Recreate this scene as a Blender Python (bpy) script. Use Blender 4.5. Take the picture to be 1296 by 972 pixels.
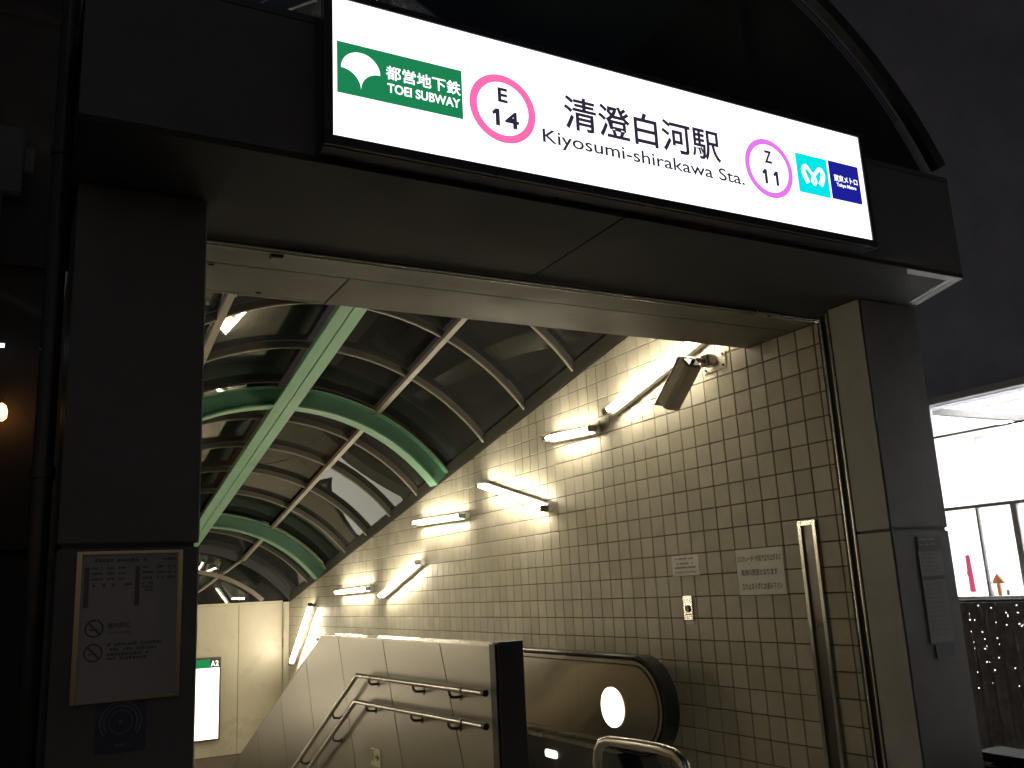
import bpy, bmesh, math, random
from mathutils import Matrix, Vector

random.seed(7)
for o in list(bpy.data.objects):
    bpy.data.objects.remove(o)
scene = bpy.context.scene
C = scene.collection

# ------------------------------------------------------------------ camera
EYE = Vector((0.0, 0.0, 1.55))
cd = bpy.data.cameras.new('camera')
cam = bpy.data.objects.new('camera', cd)
C.objects.link(cam)
ROT = Matrix(((0.87989049, -0.06131673, -0.47120376),
              (-0.47257501, -0.21654297, -0.85427279),
              (-0.04965464, 0.97434563, -0.21951086)))
cam.matrix_world = Matrix.Translation(EYE) @ ROT.to_4x4()
cd.sensor_width = 36.0
cd.lens = 1153.75 / 1296.0 * 36.0
cd.clip_start = 0.05
cd.clip_end = 2000
scene.camera = cam

# ------------------------------------------------------------------ night sky
world = bpy.data.worlds.new('World')
scene.world = world
world.use_nodes = True
wn = world.node_tree
bg = wn.nodes['Background']
sky = wn.nodes.new('ShaderNodeTexSky')
sky.sky_type = 'NISHITA'
sky.sun_disc = False
sky.sun_elevation = math.radians(-3.0)
sky.sun_rotation = math.radians(200)
wn.links.new(sky.outputs[0], bg.inputs[0])
bg.inputs[1].default_value = 0.36

sd = bpy.data.lights.new('moon', 'SUN')
sd.energy = 0.02
sd.angle = math.radians(12)
sd.color = (1.0, 0.9, 0.8)
moon = bpy.data.objects.new('moon', sd)
C.objects.link(moon)
moon.rotation_euler = (math.radians(48), 0, math.radians(-20))

scene.view_settings.view_transform = 'Standard'
scene.view_settings.look = 'None'
scene.view_settings.gamma = 1.0
scene.view_settings.exposure = 0.0
TUBE = 65.0

# ------------------------------------------------------------------ materials
MATS = {}


def new_mat(name):
    m = bpy.data.materials.new(name)
    m.use_nodes = True
    nt = m.node_tree
    b = nt.nodes['Principled BSDF']
    MATS[name] = m
    return m, nt, b


def mat(name, col, rough=0.5, metal=0.0, var=0.12, scale=6.0, bump=0.0, bscale=60.0, rvar=0.1, stretch=(1, 1, 1), spec=0.5, dirt=0.0):
    """Paint, metal or stone with mottled colour, uneven gloss and fine relief."""
    m, nt, b = new_mat(name)
    L = nt.links.new
    tc = nt.nodes.new('ShaderNodeTexCoord')
    mp = nt.nodes.new('ShaderNodeMapping')
    mp.inputs['Scale'].default_value = stretch
    geo = nt.nodes.new('ShaderNodeNewGeometry')
    L(geo.outputs['Position'], mp.inputs[0])
    n = nt.nodes.new('ShaderNodeTexNoise')
    n.inputs['Scale'].default_value = scale
    n.inputs['Detail'].default_value = 6
    n.inputs['Roughness'].default_value = 0.62
    L(mp.outputs[0], n.inputs['Vector'])
    rp = nt.nodes.new('ShaderNodeMapRange')
    rp.inputs[1].default_value = 0.3
    rp.inputs[2].default_value = 0.7
    rp.inputs[3].default_value = 1 - var
    rp.inputs[4].default_value = 1 + var
    L(n.outputs[0], rp.inputs[0])
    mx = nt.nodes.new('ShaderNodeMix')
    mx.data_type = 'RGBA'
    mx.blend_type = 'MULTIPLY'
    mx.inputs[0].default_value = 1
    mx.inputs[6].default_value = (*col, 1)
    L(rp.outputs[0], mx.inputs[7])
    out = mx.outputs[2]
    if dirt:
        n3 = nt.nodes.new('ShaderNodeTexNoise')
        n3.inputs['Scale'].default_value = 1.7
        n3.inputs['Detail'].default_value = 8
        n3.inputs['Roughness'].default_value = 0.7
        L(geo.outputs['Position'], n3.inputs['Vector'])
        r3 = nt.nodes.new('ShaderNodeMapRange')
        r3.inputs[1].default_value = 0.48
        r3.inputs[2].default_value = 0.72
        r3.inputs[3].default_value = 0
        r3.inputs[4].default_value = dirt
        L(n3.outputs[0], r3.inputs[0])
        m3 = nt.nodes.new('ShaderNodeMix')
        m3.data_type = 'RGBA'
        L(r3.outputs[0], m3.inputs[0])
        L(out, m3.inputs[6])
        m3.inputs[7].default_value = (col[0] * .42, col[1] * .38, col[2] * .33, 1)
        out = m3.outputs[2]
    L(out, b.inputs['Base Color'])
    rr = nt.nodes.new('ShaderNodeMapRange')
    rr.inputs[1].default_value = 0.3
    rr.inputs[2].default_value = 0.7
    rr.inputs[3].default_value = max(0.02, rough - rvar)
    rr.inputs[4].default_value = min(1, rough + rvar)
    L(n.outputs[0], rr.inputs[0])
    L(rr.outputs[0], b.inputs['Roughness'])
    b.inputs['Metallic'].default_value = metal
    b.inputs['Specular IOR Level'].default_value = spec
    if bump:
        n2 = nt.nodes.new('ShaderNodeTexNoise')
        n2.inputs['Scale'].default_value = bscale
        n2.inputs['Detail'].default_value = 3
        L(mp.outputs[0], n2.inputs['Vector'])
        bp = nt.nodes.new('ShaderNodeBump')
        bp.inputs['Strength'].default_value = bump
        bp.inputs['Distance'].default_value = 0.004
        L(n2.outputs[0], bp.inputs['Height'])
        L(bp.outputs[0], b.inputs['Normal'])
    return m


def emit(name, col, strength):
    m = bpy.data.materials.new(name)
    m.use_nodes = True
    nt = m.node_tree
    nt.nodes.remove(nt.nodes['Principled BSDF'])
    e = nt.nodes.new('ShaderNodeEmission')
    e.inputs[0].default_value = (*col, 1)
    e.inputs[1].default_value = strength
    nt.links.new(e.outputs[0], nt.nodes['Material Output'].inputs[0])
    MATS[name] = m
    return m


def glass(name, tint, film, rough=0.01):
    """Thin pane: Fresnel reflection over tinted see-through."""
    m = bpy.data.materials.new(name)
    m.use_nodes = True
    nt = m.node_tree
    nt.nodes.remove(nt.nodes['Principled BSDF'])
    t = nt.nodes.new('ShaderNodeBsdfTransparent')
    t.inputs[0].default_value = (*tint, 1)
    g = nt.nodes.new('ShaderNodeBsdfGlossy')
    g.inputs['Roughness'].default_value = rough
    g.inputs[0].default_value = (0.9, 0.93, 0.92, 1)
    f = nt.nodes.new('ShaderNodeFresnel')
    f.inputs[0].default_value = 1.5
    mx = nt.nodes.new('ShaderNodeMixShader')
    L = nt.links.new
    L(f.outputs[0], mx.inputs[0])
    L(t.outputs[0], mx.inputs[1])
    L(g.outputs[0], mx.inputs[2])
    df = nt.nodes.new('ShaderNodeBsdfDiffuse')
    df.inputs[0].default_value = (0.55, 0.56, 0.53, 1)
    geo = nt.nodes.new('ShaderNodeNewGeometry')
    n = nt.nodes.new('ShaderNodeTexNoise')
    n.inputs['Scale'].default_value = 1.3
    n.inputs['Detail'].default_value = 7
    L(geo.outputs['Position'], n.inputs['Vector'])
    mr = nt.nodes.new('ShaderNodeMapRange')
    mr.inputs[1].default_value = 0.3
    mr.inputs[2].default_value = 0.75
    mr.inputs[3].default_value = film * .5
    mr.inputs[4].default_value = film * 1.5
    L(n.outputs[0], mr.inputs[0])
    m2 = nt.nodes.new('ShaderNodeMixShader')
    L(mr.outputs[0], m2.inputs[0])
    L(mx.outputs[0], m2.inputs[1])
    L(df.outputs[0], m2.inputs[2])
    L(m2.outputs[0], nt.nodes['Material Output'].inputs[0])
    MATS[name] = m
    return m


def tile_mat():
    m, nt, b = new_mat('tile')
    L = nt.links.new
    geo = nt.nodes.new('ShaderNodeNewGeometry')
    oi = nt.nodes.new('ShaderNodeObjectInfo')
    add = nt.nodes.new('ShaderNodeMath')
    add.operation = 'ADD'
    L(geo.outputs['Random Per Island'], add.inputs[0])
    L(oi.outputs['Random'], add.inputs[1])
    fr = nt.nodes.new('ShaderNodeMath')
    fr.operation = 'FRACT'
    L(add.outputs[0], fr.inputs[0])
    n = nt.nodes.new('ShaderNodeTexNoise')
    n.inputs['Scale'].default_value = 3.2
    n.inputs['Detail'].default_value = 9
    n.inputs['Roughness'].default_value = 0.7
    L(geo.outputs['Position'], n.inputs['Vector'])
    ramp = nt.nodes.new('ShaderNodeValToRGB')
    ramp.color_ramp.elements[0].color = (0.475, 0.435, 0.345, 1)
    ramp.color_ramp.elements[1].color = (0.565, 0.525, 0.43, 1)
    L(fr.outputs[0], ramp.inputs[0])
    mr = nt.nodes.new('ShaderNodeMapRange')
    mr.inputs[1].default_value = 0.35
    mr.inputs[2].default_value = 0.7
    mr.inputs[3].default_value = 1.06
    mr.inputs[4].default_value = 0.84
    L(n.outputs[0], mr.inputs[0])
    mx = nt.nodes.new('ShaderNodeMix')
    mx.data_type = 'RGBA'
    mx.blend_type = 'MULTIPLY'
    mx.inputs[0].default_value = 1
    L(ramp.outputs[0], mx.inputs[6])
    L(mr.outputs[0], mx.inputs[7])
    L(mx.outputs[2], b.inputs['Base Color'])
    b.inputs['Roughness'].default_value = 0.42
    b.inputs['Specular IOR Level'].default_value = 0.35
    n2 = nt.nodes.new('ShaderNodeTexNoise')
    n2.inputs['Scale'].default_value = 90
    L(geo.outputs['Position'], n2.inputs['Vector'])
    bp = nt.nodes.new('ShaderNodeBump')
    bp.inputs['Strength'].default_value = 0.12
    bp.inputs['Distance'].default_value = 0.003
    L(n2.outputs[0], bp.inputs['Height'])
    L(bp.outputs[0], b.inputs['Normal'])
    return m


tile_mat()
mat('grout', (0.16, 0.142, 0.108), 0.9, var=0.25, scale=9)
mat('lit_reveal_cladding', (0.50, 0.485, 0.47), 0.5, 0.0, var=0.08, scale=2.5, bump=0.05, bscale=220, dirt=0.3)  # cladding made paler: light on the inner pillar faces is in the colour
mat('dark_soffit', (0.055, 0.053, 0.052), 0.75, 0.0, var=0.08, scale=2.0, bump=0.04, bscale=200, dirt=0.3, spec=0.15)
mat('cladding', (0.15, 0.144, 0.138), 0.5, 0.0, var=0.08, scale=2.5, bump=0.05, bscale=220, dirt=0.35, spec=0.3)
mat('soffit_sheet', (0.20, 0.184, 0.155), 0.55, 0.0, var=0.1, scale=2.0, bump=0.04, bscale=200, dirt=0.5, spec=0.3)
mat('dark_cladding', (0.09, 0.09, 0.10), 0.45, var=0.1)
mat('steel', (0.60, 0.575, 0.53), 0.25, 1.0, var=0.04, scale=1.2, rvar=0.04)
mat('panel_steel', (0.32, 0.305, 0.278), 0.34, 1.0, var=0.05, scale=1.4, rvar=0.012, stretch=(1, 1, .5))
mat('mirror_steel', (0.72, 0.67, 0.585), 0.17, 1.0, var=0.05, scale=2.0, rvar=0.03)
mat('dark_steel', (0.16, 0.15, 0.14), 0.35, 0.9, var=0.1)
mat('rubber', (0.022, 0.022, 0.024), 0.3, var=0.05, scale=2, rvar=.03)
mat('navy_post', (0.055, 0.058, 0.075), 0.4, var=0.12, scale=5)
mat('green_paint', (0.125, 0.275, 0.168), 0.42, var=0.08, scale=3, dirt=0.25)
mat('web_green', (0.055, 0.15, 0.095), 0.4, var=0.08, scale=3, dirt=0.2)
mat('handrail_black', (0.03, 0.03, 0.032), 0.2, var=0.05, scale=2, rvar=.03)
mat('faded_paper', (0.23, 0.215, 0.208), 0.6, var=0.06, scale=4)
mat('shop_beam', (0.10, 0.095, 0.095), 0.6, var=0.1)
mat('rib_dark', (0.055, 0.05, 0.042), 0.4, var=0.1, scale=4)
mat('rib_paint', (0.19, 0.17, 0.135), 0.45, var=0.1, scale=4)
mat('black_metal', (0.03, 0.03, 0.034), 0.45, var=0.15)
mat('black_frame', (0.045, 0.045, 0.06), 0.35, var=0.1)
mat('cream_panel', (0.62, 0.57, 0.45), 0.33, var=0.05, scale=2, dirt=0.12)
mat('brown_tile', (0.2, 0.17, 0.13), 0.5, var=0.15)
mat('concrete', (0.12, 0.115, 0.11), 0.85, var=0.2, scale=4, bump=0.2, bscale=120)
mat('stair_stone', (0.32, 0.30, 0.27), 0.7, var=0.2, scale=8)
mat('white_housing', (0.42, 0.41, 0.38), 0.4, var=0.05, dirt=0.2)
mat('camera_paint', (0.78, 0.71, 0.60), 0.4, var=0.06, dirt=0.2)
mat('paper', (0.88, 0.86, 0.80), 0.6, var=0.04, scale=4)
mat('poster_paper', (0.40, 0.37, 0.355), 0.5, var=0.05, scale=4)
mat('ink', (0.06, 0.06, 0.06), 0.6, var=0.05)
mat('ink_soft', (0.15, 0.14, 0.135), 0.6, var=0.05)
mat('ink_red', (0.22, 0.07, 0.06), 0.6, var=0.05)
mat('blue_sticker', (0.06, 0.066, 0.11), 0.5, var=0.05)
mat('blue_line', (0.16, 0.18, 0.26), 0.5, var=0.05)
mat('plate_yellow', (0.55, 0.58, 0.36), 0.5, var=0.05)
mat('shop_wall', (0.42, 0.42, 0.52), 0.8, var=0.15, scale=3)
mat('shop_white', (0.8, 0.79, 0.77), 0.7, var=0.02)
mat('shop_frame', (0.62, 0.60, 0.60), 0.45, 0.2, var=0.08)
mat('screen_mesh', (0.34, 0.31, 0.31), 0.55, 0.3, var=0.3, scale=14)
mat('orange_wood', (0.42, 0.12, 0.02), 0.5, var=0.15)
mat('pink_banner', (0.75, 0.06, 0.18), 0.6, var=0.05)
mat('old_wall', (0.05, 0.045, 0.042), 0.85, var=0.2, scale=3)
mat('grey_box', (0.09, 0.085, 0.09), 0.6, var=0.1)
mat('pipe_metal', (0.035, 0.032, 0.03), 0.25, 0.0, var=0.1)
mat('scooter_black', (0.012, 0.012, 0.014), 0.14, var=0.05)
mat('seat_vinyl', (0.010, 0.010, 0.011), 0.55, var=0.1, bump=0.1, spec=0.12)
mat('tyre', (0.02, 0.02, 0.02), 0.8, var=0.1)
emit('tube_light', (1.0, 0.89, 0.66), TUBE)
emit('sign_white', (1.0, 0.995, 1.0), 1.7)
emit('sign_green', (0.012, 0.225, 0.085), 1.0)
emit('sign_pink', (1.0, 0.165, 0.46), 1.0)
emit('sign_violet', (0.80, 0.20, 0.87), 1.0)
emit('sign_ink', (0.030, 0.022, 0.048), 1.0)
emit('sign_cyan', (0.0, 0.80, 0.82), 1.0)
emit('sign_blue', (0.012, 0.015, 0.30), 1.0)
emit('board_white', (1.0, 0.93, 0.76), 2.6)
emit('board_green', (0.02, 0.30, 0.09), 0.9)
emit('newel_light', (1.0, 0.93, 0.80), 4.5)
emit('skirt_light', (1.0, 0.88, 0.70), 3.0)
emit('shop_lamp', (1.0, 0.97, 0.97), 55.0)
emit('amber_lamp', (1.0, 0.42, 0.10), 9.0)
emit('cold_lamp', (0.9, 0.95, 1.0), 3.0)
glass('roof_glass', (0.50, 0.54, 0.55), 0.028)
glass('window_glass', (0.93, 0.95, 0.95), 0.01)

# ------------------------------------------------------------------ mesh helpers
ORG = {}


class MB:
    def __init__(s):
        s.v = []
        s.f = []

    def add(s, vs, fs):
        k = len(s.v)
        s.v += [tuple(v) for v in vs]
        s.f += [tuple(i + k for i in f) for f in fs]
        return s

    def box(s, x0, x1, y0, y1, z0, z1):
        vs = [(x, y, z) for z in (z0, z1) for y in (y0, y1) for x in (x0, x1)]
        return s.add(vs, [(0, 2, 3, 1), (4, 5, 7, 6), (0, 1, 5, 4), (2, 6, 7, 3), (0, 4, 6, 2), (1, 3, 7, 5)])

    def prism(s, pts, axis, a, b):
        """Outline extruded along an axis; pts are the other two coordinates in xyz order."""
        n = len(pts)

        def P(q, c):
            if axis == 'x':
                return (c, q[0], q[1])
            if axis == 'y':
                return (q[0], c, q[1])
            return (q[0], q[1], c)
        vs = [P(q, a) for q in pts] + [P(q, b) for q in pts]
        fs = [tuple(range(n))[::-1], tuple(range(n, 2 * n))]
        fs += [(i, (i + 1) % n, n + (i + 1) % n, n + i) for i in range(n)]
        return s.add(vs, fs)

    def tube(s, path, r, n=10, closed=False, cap=True):
        path = [Vector(q) for q in path]
        m = len(path)
        rings = []
        up = None
        for i, q in enumerate(path):
            if closed:
                d = path[(i + 1) % m] - path[i - 1]
            elif i == 0:
                d = path[1] - path[0]
            elif i == m - 1:
                d = path[-1] - path[-2]
            else:
                d = (path[i + 1] - q).normalized() + (q - path[i - 1]).normalized()
            d.normalize()
            if up is None:
                up = Vector((0, 0, 1)) if abs(d.z) < .9 else Vector((1, 0, 0))
            e = d.cross(up).normalized()
            up = e.cross(d).normalized()
            rr = r[i] if isinstance(r, (list, tuple)) else r
            rings.append([q + rr * (math.cos(t) * e + math.sin(t) * up) for t in [2 * math.pi * j / n for j in range(n)]])
        k = len(s.v)
        for ring in rings:
            s.v += [tuple(v) for v in ring]
        for i in range(m if closed else m - 1):
            a, b = i * n, ((i + 1) % m) * n
            for j in range(n):
                s.f.append((k + a + j, k + a + (j + 1) % n, k + b + (j + 1) % n, k + b + j))
        if cap and not closed:
            s.f.append(tuple(k + j for j in range(n))[::-1])
            s.f.append(tuple(k + (m - 1) * n + j for j in range(n)))
        return s

    def sweep(s, path, prof, side=Vector((1, 0, 0))):
        """A profile (across, outward) swept along a path that lies in a plane whose normal is side."""
        path = [Vector(q) for q in path]
        m, n = len(path), len(prof)
        k = len(s.v)
        for i, q in enumerate(path):
            d = (path[min(i + 1, m - 1)] - path[max(i - 1, 0)]).normalized()
            out = side.cross(d).normalized()
            s.v += [tuple(q + side * a + out * b) for a, b in prof]
        for i in range(m - 1):
            for j in range(n):
                s.f.append((k + i * n + j, k + i * n + (j + 1) % n, k + (i + 1) * n + (j + 1) % n, k + (i + 1) * n + j))
        s.f.append(tuple(k + j for j in range(n))[::-1])
        s.f.append(tuple(k + (m - 1) * n + j for j in range(n)))
        return s

    def build(s, name, material, parent=None, base=None, bevel=0.0, smooth=False):
        me = bpy.data.meshes.new(name)
        org = ORG[parent.name] if parent else Vector(base if base else (0, 0, 0))
        me.from_pydata([tuple(Vector(v) - org) for v in s.v], [], s.f)
        bm = bmesh.new()
        bm.from_mesh(me)
        bmesh.ops.recalc_face_normals(bm, faces=bm.faces)
        if bevel:
            bmesh.ops.bevel(bm, geom=[e for e in bm.edges if e.is_manifold and e.calc_face_angle(0) > 0.6], offset=bevel, segments=2, affect='EDGES', clamp_overlap=True)
        bm.to_mesh(me)
        bm.free()
        if smooth:
            for p in me.polygons:
                p.use_smooth = True
            me.set_sharp_from_angle(angle=math.radians(38))
        me.materials.append(MATS[material])
        o = bpy.data.objects.new(name, me)
        C.objects.link(o)
        if parent:
            o.parent = parent
        else:
            o.location = org
        ORG[o.name] = org
        return o


def tag(o, label, cat, group=None):
    o['label'] = label
    o['category'] = cat
    if group:
        o['group'] = group
    return o


def thing(name, label, cat, base, group=None):
    o = bpy.data.objects.new(name, None)
    C.objects.link(o)
    o.empty_display_size = 0.1
    o.location = base
    ORG[o.name] = Vector(base)
    return tag(o, label, cat, group)


def struct(o):
    o['kind'] = 'structure'
    return o


def arc(cx, cy, r, a0, a1, n):
    return [(cx + r * math.cos(math.radians(a0 + (a1 - a0) * i / n)), cy + r * math.sin(math.radians(a0 + (a1 - a0) * i / n))) for i in range(n + 1)]


def rrect(u0, u1, v0, v1, r):
    return arc(u1 - r, v1 - r, r, 0, 90, 4) + arc(u0 + r, v1 - r, r, 90, 180, 4) + arc(u0 + r, v0 + r, r, 180, 270, 4) + arc(u1 - r, v0 + r, r, 270, 360, 4)


def clip(poly, a, b, c):
    """Keep the side of the outline where a*u + b*v <= c."""
    out = []
    for i in range(len(poly)):
        p, q = poly[i], poly[(i + 1) % len(poly)]
        dp, dq = a * p[0] + b * p[1] - c, a * q[0] + b * q[1] - c
        if dp <= 0:
            out.append(p)
        if dp * dq < 0:
            t = dp / (dp - dq)
            out.append((p[0] + (q[0] - p[0]) * t, p[1] + (q[1] - p[1]) * t))
    return out


# a flat print plane: front facing -Y (u = +X) or facing -X (u = -Y)
def on_y(y):
    return lambda u, v: (u, y, v)


def on_x(x):
    return lambda u, v: (x, -u, v)


TEXT_CACHE = {}


def text_geo(body, bold=0.0):
    key = (body, bold)
    if key not in TEXT_CACHE:
        cu = bpy.data.curves.new('lettering', 'FONT')
        cu.body = body
        cu.size = 1.0
        cu.offset = bold
        cu.resolution_u = 4
        o = bpy.data.objects.new('lettering', cu)
        C.objects.link(o)
        dg = bpy.context.evaluated_depsgraph_get()
        me = bpy.data.meshes.new_from_object(o.evaluated_get(dg))
        vs = [(v.co.x, v.co.y) for v in me.vertices]
        fs = [tuple(p.vertices) for p in me.polygons]
        bpy.data.objects.remove(o)
        bpy.data.curves.remove(cu)
        bpy.data.meshes.remove(me)
        TEXT_CACHE[key] = (vs, fs)
    return TEXT_CACHE[key]


def text(mb, body, plane, u0, u1, v0, v1, bold=0.0):
    vs, fs = text_geo(body, bold)
    if not vs:
        return mb
    ax, bx = min(v[0] for v in vs), max(v[0] for v in vs)
    ay, by = min(v[1] for v in vs), max(v[1] for v in vs)
    su, sv = (u1 - u0) / max(bx - ax, 1e-6), (v1 - v0) / max(by - ay, 1e-6)
    mb.add([plane(u0 + (x - ax) * su, v0 + (y - ay) * sv) for x, y in vs], fs)
    return mb


def flat(mb, plane, pts):
    return mb.add([plane(*q) for q in pts], [tuple(range(len(pts)))])


def rect(mb, plane, u0, u1, v0, v1):
    return flat(mb, plane, [(u0, v0), (u1, v0), (u1, v1), (u0, v1)])


def ring(mb, plane, cu, cv, r0, r1, n=48, a0=0, a1=360):
    full = abs(a1 - a0) >= 360
    inner, outer = arc(cu, cv, r0, a0, a1, n), arc(cu, cv, r1, a0, a1, n)
    vs = [plane(*q) for q in inner + outer]
    return mb.add(vs, [(i, i + 1, n + 2 + i, n + 1 + i) for i in range(n)])


def ribbon(mb, plane, pts, w):
    """A flat stroke of given widths along a smoothed path."""
    P = [Vector(q) for q in pts]
    sm, ws = [], []
    for i in range(len(P) - 1):
        p0, p1, p2, p3 = P[max(i - 1, 0)], P[i], P[i + 1], P[min(i + 2, len(P) - 1)]
        for k in range(6):
            t = k / 6
            sm.append(.5 * ((2 * p1) + (p2 - p0) * t + (2 * p0 - 5 * p1 + 4 * p2 - p3) * t * t + (3 * p1 - p0 - 3 * p2 + p3) * t ** 3))
            ws.append(w[i] * (1 - t) + w[i + 1] * t)
    sm.append(P[-1])
    ws.append(w[-1])
    vs = []
    for i, q in enumerate(sm):
        d = (sm[min(i + 1, len(sm) - 1)] - sm[max(i - 1, 0)]).normalized()
        nrm = Vector((-d.y, d.x))
        vs += [plane(*(q + nrm * ws[i] / 2)), plane(*(q - nrm * ws[i] / 2))]
    return mb.add(vs, [(2 * i, 2 * i + 1, 2 * i + 3, 2 * i + 2) for i in range(len(sm) - 1)])


def smudge_line(mb, plane, u0, u1, v, h, rnd):
    """A line of print too small to read: uneven short strokes."""
    u = u0
    while u < u1:
        w = h * rnd.uniform(.5, 1.0)
        if rnd.random() < .86:
            hh = h * rnd.uniform(.65, 1)
            rect(mb, plane, u, min(u + w, u1), v, v + hh)
        u += w + h * .28


# ------------------------------------------------------------------ dimensions
W = 4.312            # face of the tiled wall
SOF = 3.067          # underside of the portal
YF = 3.39            # front of the pillars
XC = 2.45            # axis of the vault
SL = 0.19            # fall of the roof per metre


def zc(y):
    return 1.33 - SL * (y - 9.6)


def wall_top(y):
    return 2.80 - SL * (y - 9.6)


# ------------------------------------------------------------------ ground
g = MB()
HX0, HX1, HY0, HY1 = 0.575, 4.30, 3.9, 16.26
for a, b, c, d in ((-300, HX0, -300, 300), (HX1, 300, -300, 300), (HX0, HX1, -300, HY0), (HX0, HX1, HY1, 300)):
    g.add([(a, c, 0), (b, c, 0), (b, d, 0), (a, d, 0)], [(0, 1, 2, 3)])
struct(g.build('ground', 'concrete'))
struct(MB().box(0.58, 4.29, 3.25, 7.5, 0.004, 0.125).build('landing', 'stair_stone', bevel=.006))

# ------------------------------------------------------------------ tiled walls
TY, TZ = 0.1512, 0.15
GY0, GZ0 = 4.0433, 2.9357
J = 0.0038            # half a joint


def tile_geo(poly, depth, bev, face_x, sgn):
    """A tile outline (y, z) raised towards sgn*X with a chamfered edge."""
    n = len(poly)
    cy, cz = sum(q[0] for q in poly) / n, sum(q[1] for q in poly) / n
    ins = []
    for q in poly:
        dy, dz = cy - q[0], cz - q[1]
        ins.append((q[0] + math.copysign(min(bev, abs(dy)), dy), q[1] + math.copysign(min(bev, abs(dz)), dz)))
    x0, x1, x2 = face_x, face_x + sgn * (depth - bev), face_x + sgn * depth
    vs = [(x0, *q) for q in poly] + [(x1, *q) for q in poly] + [(x2, *q) for q in ins]
    fs = [(i, (i + 1) % n, n + (i + 1) % n, n + i) for i in range(n)]
    fs += [(n + i, n + (i + 1) % n, 2 * n + (i + 1) % n, 2 * n + i) for i in range(n)]
    fs.append(tuple(range(2 * n, 3 * n)))
    return vs, fs


def cells(ymin, ymax):
    """All tile outlines of a wall, whole ones flagged."""
    res = []
    c0, c1 = int((ymin - GY0) // TY) - 1, int((ymax - GY0) // TY) + 1
    for c in range(c0, c1 + 1):
        for r in range(-8, 34):
            y0, y1 = GY0 + c * TY + J, GY0 + (c + 1) * TY - J
            z1, z0 = GZ0 - r * TZ - J, GZ0 - (r + 1) * TZ + J
            if z1 < (0.0 if y1 < 8 else -0.0 - .47 * (y0 - 8)) - .3:
                continue
            poly = [(y0, z0), (y1, z0), (y1, z1), (y0, z1)]
            whole = True
            for (a, b, cc) in ((-1, 0, -ymin), (1, 0, ymax), (SL, 1, 2.80 + SL * 9.6 - .012)):
                if any(a * q[0] + b * q[1] > cc + 1e-9 for q in poly):
                    poly = clip(poly, a, b, cc)
                    whole = False
            if y0 < 4.49 and z1 > SOF - .002:
                if z0 >= SOF - .01:
                    continue
                poly = clip(poly, 0, 1, SOF - .003)
                whole = False
            if len(poly) >= 3:
                ys, zs = [q[0] for q in poly], [q[1] for q in poly]
                if max(ys) - min(ys) > .015 and max(zs) - min(zs) > .015:
                    res.append((poly, whole))
    return res


def wall_outline(y0, y1):
    return [(y0, -4.6 if y0 > 8 else -2.2), (y1, -4.6), (y1, wall_top(y1)), (4.50, wall_top(4.50)), (4.50, SOF), (y0, SOF)]


tw = thing('tiled_wall', 'tall beige square-tiled wall carrying the slanted tube lamps beside the escalator', 'wall', (W, 3.84, 0))
MB().prism(wall_outline(3.84, 16.28), 'x', W, W + .28).build('wall_core', 'grout', tw)
allc = cells(3.852, 16.26)
eye2 = Vector((0, EYE.z))
cand = [i for i, (p, wh) in enumerate(allc) if wh and p[0][1] > 0.42 and p[2][1] < SOF]
cand.sort(key=lambda i: math.hypot(allc[i][0][0][0], W))
single = set(cand[:300])
proto = None
for i in sorted(single):
    p = allc[i][0]
    if proto is None:
        h, k = (p[1][0] - p[0][0]) / 2, (p[2][1] - p[1][1]) / 2
        vs, fs = tile_geo([(-h, -k), (h, -k), (h, k), (-h, k)], .009, .0022, 0, -1)
        proto = MB().add(vs, fs).build('tile', 'tile')
        o = proto
    else:
        o = proto.copy()
        C.objects.link(o)
    o.parent = tw
    o.location = Vector((W, (p[0][0] + p[1][0]) / 2, (p[0][1] + p[2][1]) / 2)) - ORG[tw.name]
    o.rotation_euler = (random.gauss(0, .0025), random.gauss(0, .004), random.gauss(0, .004))
rest = MB()
for i, (p, wh) in enumerate(allc):
    if i not in single:
        rest.add(*tile_geo(p, .009 + random.uniform(-.0006, .0006), .0022, W, -1))
o = rest.build('far_tiles', 'tile', tw)
o['kind'] = 'stuff'

LX = 0.44
lw = thing('tiled_wall', 'beige square-tiled wall on the stair side behind the poster pillar', 'wall', (LX, 3.84, 0))
MB().prism(wall_outline(3.84, 16.28), 'x', LX - .25, LX).build('wall_core', 'grout', lw)
rest = MB()
for p, wh in cells(3.852, 16.26):
    rest.add(*tile_geo(p, .009, .0022, LX, 1))
o = rest.build('tiles', 'tile', lw)
o['kind'] = 'stuff'

# ------------------------------------------------------------------ end wall of the stair shaft
ew = thing('end_wall', 'cream panelled end wall at the foot of the shaft with a corner post', 'wall', (2.4, 16.27, -4.5))
for a, b in ((0.45, 1.42), (1.428, 2.40), (2.408, 3.45), (3.458, 4.195)):
    MB().box(a, b, 16.27, 16.30, -.86, 1.52).build('panel', 'cream_panel', ew, bevel=.002)
MB().box(.45, 4.31, 16.30, 16.5, -4.5, 1.51).build('wall_core', 'brown_tile', ew)
MB().box(4.203, 4.300, 16.22, 16.30, -.86, 1.535).build('corner_post', 'cream_panel', ew, bevel=.004)
MB().box(.45, 4.31, 16.255, 16.30, -1.6, -.865).build('dado', 'brown_tile', ew)
MB().box(.45, 4.195, 16.24, 16.5, 1.522, 1.56).build('coping', 'cream_panel', ew, bevel=.003)

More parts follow.
